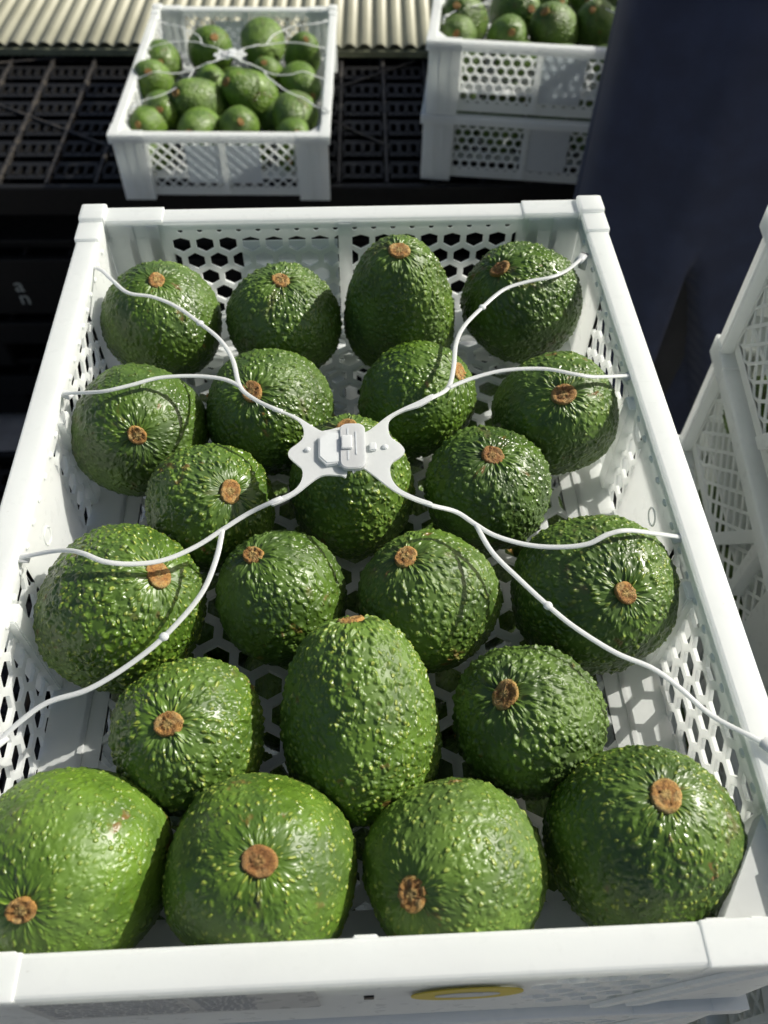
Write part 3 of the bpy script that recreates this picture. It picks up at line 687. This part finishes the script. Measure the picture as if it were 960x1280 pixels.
for i, (x, y) in enumerate([(-.27, 1.115), (-.20, 1.115), (-.13, 1.112), (-.07, 1.110), (-.24, 1.23), (-.16, 1.31), (-.10, 1.21), (-.17, 1.17)]):
    me, zs = OWN[1.5]; a = Vector((rr.uniform(-1, 1), rr.uniform(-1, 1), 0.2)).normalized()
    make_avo(me, zs, (x, y, -0.376), a, rr.uniform(0, 6), (.35, .3, .6), 'avocado low in the lone blurred crate, seen only through its mesh front', 'avocados low in the lone blurred crate', 0.8, i)
RL = ['avocado at the left of the upper blurred crate, a strap just above it', 'avocado at the top edge of the upper blurred crate, scar turned right', 'yellowish avocado in the middle of the upper blurred crate behind its rim', 'broad dark avocado right of the yellowish one in the upper blurred crate', 'avocado beside the navy clothing in the upper blurred crate',
      'pale shiny avocado in the front left corner of the upper blurred crate', 'avocado cut by the top edge of the photo in the upper blurred crate', 'dark avocado in the upper blurred crate just touching the top edge near the clothing']
for i, (x, y, z, r, ax) in enumerate(RF):
    me, zs = OWN[1.5]
    make_avo(me, zs, (x, y, z), ax, rr.uniform(0, 6), (.9 if i == 2 else .6, .3, .6), RL[i], 'avocados in the upper blurred crate', r / 0.032, i)
def fill(loc, rz, lab, grp, n=(4, 5), z=-0.038, sc=0.95, only=None):
    for j in range(n[1]):
        for i in range(n[0]):
            if only and not only(i, j): continue
            x = -0.099 + 0.198 * i / (n[0] - 1) + rr.uniform(-.004, .004); y = 0.052 + 0.30 * j / (n[1] - 1) + rr.uniform(-.004, .004)
            v = Matrix.Rotation(rz, 3, 'Z') @ Vector((x, y, z)) + Vector(loc)
            a = Vector((rr.uniform(-1, 1), rr.uniform(-1, 1), 0.4)).normalized(); me, zs = OWN[1.5]
            make_avo(me, zs, v, a, rr.uniform(0, 6), (.35, .3, .6), lab, grp, sc, i + j)
fill(rloc(0, 0, -0.22), RZ, 'avocado at the back of the upper blurred crate, above the photo edge', 'avocados at the back of the upper blurred crate', (4, 5), -0.04, .9, lambda i, j: j > 2)
fill(rloc(0, 0, -0.22), RZ, 'avocado seen only through the holes of the upper blurred crate', 'avocados behind the holes of the upper blurred crate', (4, 6), -0.045, .75, lambda i, j: j == 0)
fill(rloc(-0.003, 0.002, -0.32), RZ, 'avocado seen through the holes of the lower blurred crate', 'avocados in the lower blurred crate', (4, 5), -0.039, .95, lambda i, j: j < 2 or i == 0)
for i in range(4):
    fill(sloc(0.0012 * ((i * 2) % 3), 0.001 * (i % 2), -0.1 * i), SZ, 'avocado inside the tall stack at the right edge, glimpsed through the mesh', 'avocados in the tall stack at the right edge', (4, 6), -0.037, 1.02, (lambda a, b: True) if i == 0 else (lambda a, b: a < 2))

# ---------------------------------------------------------------- strap net with clasp
net = empty('strap_net', (0, 0.2, HUB_Z))
tag(net, 'white plastic strap net with clasp stretched over the avocados of the near crate', 'strap net', 'white strap nets over the crates')
BEAD = {'TL1': 7, 'BL2': 3, 'TR1': 7, 'BR2': 3}
off = Vector((0, -0.2, -HUB_Z))
def closed(P, n=5):
    N = len(P); out = []
    for i in range(N):
        p0, p1, p2, p3 = [Vector((*P[(i + j) % N], 0)) for j in (-1, 0, 1, 2)]
        if (p2 - p1).length < 0.0025: out.append((p1.x, p1.y)); continue
        for j in range(n):
            t = j / n; v = 0.5 * ((2 * p1) + (p2 - p0) * t + (2 * p0 - 5 * p1 + 4 * p2 - p3) * t * t + (3 * p1 - p0 - 3 * p2 + p3) * t ** 3); out.append((v.x, v.y))
    return out
def rrect(x0, x1, y0, y1, r, n=6):
    out = []
    for cx, cy, a in ((x1 - r, y1 - r, 0), (x0 + r, y1 - r, 90), (x0 + r, y0 + r, 180), (x1 - r, y0 + r, 270)):
        out += [(cx + r * math.cos(R(a + 90 * i / n)), cy + r * math.sin(R(a + 90 * i / n))) for i in range(n + 1)]
    return out
WING = {'TL': ((-0.0300, 0.2222), (-0.0346, 0.2246)), 'BL': ((-0.0290, 0.1737), (-0.0329, 0.1716)), 'TR': ((0.0325, 0.2252), (0.0370, 0.2282)), 'BR': ((0.0275, 0.1697), (0.0321, 0.1674))}
for k, pts in STRAPS.items():
    if k[-1] == '1': pts = [(*q, HUB_Z + 0.0001) for q in WING[k[:2]]] + pts[3:]; BEAD_I = {7: 6}
    else: BEAD_I = {3: 3}
    if k == 'BR2': pts = list(pts[:-1]) + [(0.1405, 0.0690, 0.0010), (0.1452, 0.0640, 0.0014)]
    bm = bmesh.new(); P = spline([Vector(p) + off for p in pts], 6)
    tube(bm, P, 0.00112, 0.0006, 10)
    if k in BEAD:
        ball(bm, Vector(pts[BEAD_I[BEAD[k]]]) + off, 0.0019, (1, 1, .6), 12, 8)
    e = Vector(pts[-1]) + off; d = (Vector(pts[-1]) - Vector(pts[-2])); d.z = 0; d.normalize()
    s = d.cross(Vector((0, 0, 1)))
    # flat hook tab that grips the rim
    for (a0, a1, hw, z0, z1) in ((-0.006, 0.0035, 0.0022, -0.0005, 0.0004), (0.0025, 0.0038, 0.0022, -0.010, 0.0004)):
        vs = [bm.verts.new(e + d * a + s * b + Vector((0, 0, z + 0.0006))) for a in (a0, a1) for b in (-hw, hw) for z in (z0, z1)]
        fs = [bm.faces.new([vs[i] for i in f]) for f in BOXF]; bmesh.ops.recalc_face_normals(bm, faces=fs)
    obj('strap_arm', bm, STRAPM, net, True)
for nm, L, z in (('hub_wing', HUBL, -0.0004), ('hub_wing', HUBR, 0.0006)):
    bm = bmesh.new(); prism(bm, [(x, y - 0.2) for x, y in closed(L)], z - 0.0004, z + 0.0006)
    o = obj(nm, bm, STRAPM, net)
bm = bmesh.new(); prism(bm, rrect(-0.0048, 0.0062, 0.1862 - 0.2, 0.2115 - 0.2, 0.0036), 0.0008, 0.0026); prism(bm, rrect(-0.0044, 0.0058, 0.1866 - 0.2, 0.2111 - 0.2, 0.0034), 0.0026, 0.0029); obj('clasp_cover', bm, STRAPM, net)
tg = [(-0.0105, 0.2080 - .2), (-0.0138, 0.2045 - .2), (-0.0138, 0.1935 - .2), (-0.0105, 0.1893 - .2)]
bm = bmesh.new(); prism(bm, tg + rrect(-0.0060, -0.0020, 0.1890 - .2, 0.2080 - .2, 0.001)[14:21] + [(-0.002, 0.1890 - .2), (-0.002, 0.2080 - .2)], 0.0004, 0.0019); prism(bm, [(x * .93 - .0004, y * .9 - .0002) for x, y in tg] + [(-0.0052, 0.1905 - .2), (-0.0052, 0.2065 - .2)], 0.0019, 0.0022); obj('clasp_tongue', bm, STRAPM, net)
bm = bmesh.new(); box(bm, -0.0040, 0.0006, 0.1964 - .2, 0.2038 - .2, 0.0030, 0.0041, 0.0005); obj('clasp_button', bm, STRAPM, net)
bm = bmesh.new(); box(bm, -0.0016, -0.0009, 0.1905 - .2, 0.1958 - .2, 0.00292, 0.0031); box(bm, -0.0016, -0.0009, 0.2046 - .2, 0.2085 - .2, 0.00292, 0.0031); box(bm, 0.0019, 0.0024, 0.1935 - .2, 0.2065 - .2, 0.00292, 0.0032); obj('clasp_seam', bm, PLATE, net)
bm = bmesh.new(); box(bm, 0.0078, 0.0108, 0.1963 - .2, 0.2003 - .2, 0.0012, 0.0028, 0.0006); ball(bm, Vector((0.0145, -0.0015, 0.0016)), 0.0014, (1, 1, .6)); ball(bm, Vector((-0.0185, -0.001, 0.0007)), 0.0013, (1, 1, .6)); obj('clasp_stud', bm, STRAPM, net, False)
def netcopy(loc, rz, lab):
    c = copy_tree(net); m = Matrix.Rotation(rz, 3, 'Z') @ Vector((0, 0.2, HUB_Z + 0.002)) + Vector(loc)
    c.location = m; c.rotation_euler = (0, 0, rz); c['label'] = lab
netcopy(dia.location, dia.rotation_euler.z, 'white strap net stretched over the lone blurred crate on the pallet')
netcopy(Vector(rloc(0, 0, -0.22)), RZ, 'white strap net over the upper blurred crate at the top edge')

# ---------------------------------------------------------------- black pallets
PH = 0.1275
def build_pallet():
    t = empty('pallet'); tag(t, '', 'pallet')
    X0, X1, Y0, Y1 = -0.72, 0.72, 0.0, 1.0
    n = 16; rowp = (Y1 - Y0 - 0.03) / n; ribs = 20; rp = (X1 - X0) / ribs
    me = None
    bm = bmesh.new()
    for i in range(ribs):
        u0 = X0 + i * rp + 0.006; u1 = X0 + (i + 1) * rp - 0.006
        lattice(bm, (0, 0, -0.010), (1, 0, 0), (0, 1, 0), (0, 0, 0.008), u0, u1, 0, 0.045, 'slot', ((u1 - u0) / 4, 0.045), (0.0044, 0.0120))
        for q in range(5):
            x = u0 + q * (u1 - u0) / 4; box(bm, x - 0.0018, x + 0.0018, 0.010, 0.034, -0.0019, -0.0006)
        box(bm, u0, u1, 0.0, 0.002, -0.03, -0.0101); box(bm, u0, u1, 0.043, 0.045, -0.03, -0.0101)
    first = obj('deck_bar', bm, BLACK, t)
    for j in range(n):
        o = first if j == 0 else first.copy()
        if j: COL.objects.link(o); o.parent = t
        o.location = (0, Y0 + 0.018 + j * rowp, 0)
    rib = None
    for i in range(ribs + 1):
        if rib is None:
            bm = bmesh.new(); box(bm, -0.0026, 0.0026, Y0 + 0.002, Y1 - 0.002, -0.034, 0.0012, 0.0008); rib = obj('rib', bm, SCUFF, t); o = rib
        else:
            o = rib.copy(); COL.objects.link(o); o.parent = t
        o.location = (X0 + i * rp, 0, 0)
    for a, b in (((-0.72, 0.33), (-0.30, 0.42)), ((-0.60, 0.30), (-0.28, 0.10)), ((-0.2, 0.1), (0.2, 0.38)), ((0.15, 0.1), (-0.15, 0.36))):
        bm = bmesh.new(); tube(bm, [(*a, 0.0005), (*b, 0.0005)], 0.0026, 0.0016, 6); obj('cross_brace', bm, SCUFF, t)
    bm = bmesh.new(); box(bm, X0, X1, Y0 - 0.012, Y0, -0.045, 0.001, 0.003); box(bm, X0, X1, Y1, Y1 + 0.012, -0.045, 0.001, 0.003)
    box(bm, X0 - 0.012, X0 - 0.0036, Y0, Y1, -0.045, 0.0005, 0.003); box(bm, X1 + 0.0036, X1 + 0.012, Y0, Y1, -0.045, 0.0005, 0.003); obj('edge_frame', bm, BLACK, t)
    for cx in (-0.62, 0, 0.62):
        for cy in (0.10, 0.5, 0.90):
            bm = bmesh.new(); box(bm, cx - 0.09, cx + 0.09, cy - 0.10, cy + 0.10, -PH + 0.018, -0.0345, 0.006); obj('block', bm, BLACK, t)
    for cy in (0.10, 0.5, 0.90):
        bm = bmesh.new(); box(bm, X0, X1, cy - 0.08, cy + 0.08, -PH + 0.002, -PH + 0.0175, 0.003); obj('skid', bm, BLACK, t)
    return t
pal = build_pallet()
place(pal, (-0.08, 1.105, -0.4205), R(-1.5), 'top black plastic pallet whose slotted deck carries the blurred crates', 'black plastic pallets')
for i in range(1, 4):
    place(copy_tree(pal), (-0.08 + 0.004 * (-1) ** i, 1.106 + 0.003 * (i % 2), -0.4205 - PH * i), R(-1.5), ['', 'second black pallet from the top, its dark front bearing small pale lettering', 'third black pallet in the dark pile behind the near crate', 'lowest black pallet of the dark pile, on the ground'][i], 'black plastic pallets')
place(copy_tree(pal), (-0.03, -0.08, GZ + PH), 0, 'black pallet on the ground under the stacks of white crates', 'black plastic pallets')
# front board and worn lettering of the pile
sec = [o for o in bpy.data.objects if o.get('label', '').startswith('second black pallet')][0]
bm = bmesh.new(); box(bm, -0.72, 0.72, -0.010, 0.0, -PH + 0.018, -0.0455, 0.002); obj('front_board', bm, BLACK, sec)
for txt, dz in (('a', -0.062), ('n', -0.088)):
    cu = bpy.data.curves.new('lettering', 'FONT'); cu.body = txt; cu.size = 0.038; cu.extrude = 0.0004; cu.materials.append(PALEINK)
    tmp = bpy.data.objects.new('lettering', cu); COL.objects.link(tmp); me = bpy.data.meshes.new_from_object(tmp); bpy.data.objects.remove(tmp); me.name = 'lettering'
    o = bpy.data.objects.new('lettering', me); COL.objects.link(o); o.parent = sec; o.rotation_euler = (R(90), 0, 0); o.location = (-0.462, -0.0108, dz)
# ---------------------------------------------------------------- corrugated sheet and its batten
bm = bmesh.new(); pitch = 0.0265; nx = 16 * 71; X0, X1 = -1.15, -1.15 + 71 * pitch; rows = []
for y in (0.0, 0.5, 1.0):
    top, bot = [], []
    for i in range(nx + 1):
        x = X0 + (X1 - X0) * i / nx; c = math.cos(2 * math.pi * i / 16); h = 0.0065 * (1 - (0.5 - 0.5 * c) ** 2.2) 
        top.append(bm.verts.new((x, y, h))); bot.append(bm.verts.new((x, y, h - 0.0014)))
    rows.append((top, bot))
for (t0, b0), (t1, b1) in zip(rows, rows[1:]):
    for i in range(nx):
        bm.faces.new((t0[i], t0[i + 1], t1[i + 1], t1[i])); bm.faces.new((b0[i], b1[i], b1[i + 1], b0[i + 1]))
for i in range(nx): bm.faces.new((rows[0][0][i], rows[0][1][i], rows[0][1][i + 1], rows[0][0][i + 1]))
o = obj('corrugated_sheet', bm, SHEET, None, True); o.location = (0, 1.492, -0.401); o.rotation_euler = (0, 0, R(-2.2))
tag(o, 'pale cream corrugated sheet lying behind the crates on the black pallet', 'roofing sheet')
bm = bmesh.new(); box(bm, -1.15, 0.74, 0, 0.03, -0.012, 0.0, 0.0015); o = obj('batten', bm, BATTEN); o.location = (0, 1.487, -0.4045); o.rotation_euler = (0, 0, R(-2.2))
tag(o, 'thin green-grey batten under the scalloped edge of the cream sheet', 'batten')

# ---------------------------------------------------------------- the person in navy
def loft(bm, rings, cap=True):
    V = [[bm.verts.new(p) for p in r] for r in rings]; n = len(V[0]); fs = []
    for A, B in zip(V, V[1:]):
        for i in range(n): fs.append(bm.faces.new((A[i], A[(i + 1) % n], B[(i + 1) % n], B[i])))
    if cap: fs.append(bm.faces.new(V[0])); fs.append(bm.faces.new(V[-1]))
    bmesh.ops.recalc_face_normals(bm, faces=fs)
per = empty('person', (0.497, 0.835, GZ), 0)
tag(per, 'person in a long navy work coat standing behind the crates', 'person')
# body: one skinned surface from feet to head, arms folded in front at the waist
me = bpy.data.meshes.new('body'); J = {}
pts = [('pel', (0, 0, .92), .12), ('wai', (0, 0, 1.08), .115), ('che', (0, .01, 1.30), .13), ('neck', (0, .01, 1.46), .055), ('jaw', (0, -.015, 1.54), .062), ('head', (0, -.005, 1.62), .085), ('crown', (0, .005, 1.69), .06),
       ('hl', (.09, 0, .86), .085), ('kl', (.10, -.01, .49), .055), ('al', (.10, .01, .09), .038), ('tl', (.11, -.13, .035), .03),
       ('hr', (-.09, 0, .86), .085), ('kr', (-.10, -.01, .49), .055), ('ar', (-.10, .01, .09), .038), ('tr', (-.11, -.13, .035), .03),
       ('sl', (.17, .01, 1.38), .055), ('el', (.215, -.01, 1.12), .042), ('wl', (.06, -.22, 1.10), .027), ('pl', (.0, -.245, 1.10), .026),
       ('sr', (-.17, .01, 1.38), .055), ('er', (-.215, -.01, 1.12), .042), ('wr', (-.06, -.22, 1.14), .027), ('pr', (.0, -.25, 1.145), .026)]
for j in range(4):
    pts += [('fl%d' % j, (-.045, -.262 + .006 * j, 1.125 - .017 * j), .0095), ('gl%d' % j, (-.075 + .004 * abs(j - 1), -.245 + .006 * j, 1.12 - .017 * j), .008)]
    pts += [('fr%d' % j, (.045, -.267 + .006 * j, 1.17 - .017 * j), .0095), ('gr%d' % j, (.075 - .004 * abs(j - 1), -.25 + .006 * j, 1.165 - .017 * j), .008)]
pts += [('fl4', (.0, -.262, 1.135), .010), ('fr4', (.0, -.262, 1.18), .010)]
for i, p in enumerate(pts): J[p[0]] = i
E = [('pel', 'wai'), ('wai', 'che'), ('che', 'neck'), ('neck', 'jaw'), ('jaw', 'head'), ('head', 'crown'), ('pel', 'hl'), ('hl', 'kl'), ('kl', 'al'), ('al', 'tl'), ('pel', 'hr'), ('hr', 'kr'), ('kr', 'ar'), ('ar', 'tr'),
     ('che', 'sl'), ('sl', 'el'), ('el', 'wl'), ('wl', 'pl'), ('che', 'sr'), ('sr', 'er'), ('er', 'wr'), ('wr', 'pr'), ('pl', 'fl4'), ('pr', 'fr4')]
for s in 'lr':
    for j in range(4): E += [('p' + s, 'f%s%d' % (s, j)), ('f%s%d' % (s, j), 'g%s%d' % (s, j))]
me.from_pydata([p[1] for p in pts], [(J[a], J[b]) for a, b in E], [])
bo = link_mesh('body', me, FLESH, per)
md = bo.modifiers.new('skin', 'SKIN'); sv = me.skin_vertices[0].data
for i, p in enumerate(pts): sv[i].radius = (p[2], p[2]); sv[i].use_root = (i == 0)
ms = bo.modifiers.new('sub', 'SUBSURF'); ms.levels = 1; ms.render_levels = 2
def oval(cx, cy, z, a, b, n=72, folds=()):
    out = []
    for i in range(n):
        q = 2 * math.pi * i / n; k = 1.0
        for f, amp, phs in folds: k += amp * math.cos(f * q + phs)
        out.append((cx + a * k * math.cos(q), cy + b * k * math.sin(q), z))
    return out
rings = []
for i in range(60):                       # coat from below the knee to the shoulders, hanging in folds
    t = i / 59; z = 0.24 + 1.18 * t
    wdt = 0.226 if t < 0.55 else 0.226 - 0.03 * math.sin((t - 0.55) / 0.45 * math.pi) * 0.6
    if t > 0.9: wdt = 0.226 - 0.11 * ((t - 0.9) / 0.1) ** 1.6
    dep = 0.150 if t < 0.9 else 0.150 - 0.06 * ((t - 0.9) / 0.1)
    fa = 0.10 * max(0, 1 - t / 0.9)
    ring_ = []
    for p in oval(0, 0, z, wdt, dep, 300, ((5, fa * .45, 0.6 + t * .5), (9, fa * .40, 2.0 - t), (14, fa * .18, t * 2))):
        # deep front pleat that opens towards the hem
        hw = 0.040 * max(0.0, (0.365 - t) / 0.19); x0 = -0.122 + hw
        e = (hw - abs(p[0] - x0)) / 0.012
        g = 0.055 * min(1, max(0, (0.38 - t) / 0.08)) * max(0, min(1, e)) if p[1] < 0 else 0
        g += 0.010 * math.exp(-((p[0] + 0.02 - 0.05 * t) / 0.02) ** 2) * (1 if p[1] < 0 else 0) + 0.008 * math.exp(-((p[0] + 0.165) / 0.012) ** 2) * (1 if p[1] < 0 else 0)
        ring_.append((max(p[0], -0.226) , p[1] + g, p[2]))
    rings.append(ring_)
bm = bmesh.new(); loft(bm, rings, False)
bmesh.ops.solidify(bm, geom=bm.faces[:], thickness=0.003)
obj('coat', bm, NAVY, per, True)
for s in (-1, 1):
    P = spline([(s * .165, .01, 1.385), (s * .20, .0, 1.26), (s * .217, -.01, 1.12), (s * .15, -.11, 1.11 + (.02 if s < 0 else 0)), (s * .075, -.205, 1.105 + (.035 if s < 0 else 0))], 6)
    bm = bmesh.new(); tube(bm, P, 0.062, 0.062, 20, up=Vector((0.1, 0.3, 1)).normalized(), taper=lambda t: 1.05 - 0.35 * t + 0.03 * math.sin(t * 40)); obj('sleeve', bm, NAVY, per, True)
    bm = bmesh.new(); loft(bm, [oval(s * (.098 - .008 * t), .0, .085 + .75 * t, .062 + .035 * t + .003 * math.sin(t * 50), .068 + .035 * t, 36, ((3, .02, t * 6),)) for t in [i / 24 for i in range(25)]]); obj('trouser_leg', bm, TROUSER, per, True)
    bm = bmesh.new(); loft(bm, [[(s * .105 + .052 * k * math.cos(q) * (1 if y > -.1 else .9), y, max(0.001, 0.04 * hh + .04 * hh * math.sin(q))) for q in [2 * math.pi * i / 24 for i in range(24)]] for y, k, hh in ((.07, .35, .6), (.055, .85, 1.1), (.0, .95, 1.25), (-.06, .9, .95), (-.12, .95, .75), (-.165, .75, .6), (-.185, .3, .45))]); obj('shoe', bm, SHOE, per, True)
bm = bmesh.new(); loft(bm, [oval(0, .006, 1.405 + .05 * t, .085 - .02 * t, .08 - .015 * t, 40) for t in (0, .5, 1)], False); bmesh.ops.solidify(bm, geom=bm.faces[:], thickness=0.004); obj('collar', bm, NAVY, per, True)
bm = bmesh.new(); ball(bm, Vector((0, .02, 1.65)), .098, (.92, 1.02, .98), 28, 18)
bmesh.ops.delete(bm, geom=[v for v in bm.verts if v.co.y < -.045 and v.co.z < 1.70 or v.co.z < 1.58], context='VERTS'); obj('hair', bm, HAIR, per, True)
for s in (-1, 1):
    bm = bmesh.new(); ball(bm, Vector((s * .032, -.083, 1.625)), .012, (1.1, .6, .7), 12, 8); obj('eye', bm, HAIR, per, True)
    bm = bmesh.new(); ball(bm, Vector((s * .086, .005, 1.61)), .026, (.35, .7, 1.1), 12, 8); obj('ear', bm, FLESH, per, True)
bm = bmesh.new(); ball(bm, Vector((0, -.094, 1.597)), .017, (.7, 1, 1.3), 12, 8); obj('nose', bm, FLESH, per, True)
bm = bmesh.new(); ball(bm, Vector((0, -.078, 1.555)), .022, (1.1, .4, .3), 12, 8); obj('mouth', bm, simple('lip_tone', (0.25, 0.09, 0.07), 0.5, 20, 0.05), per, True)
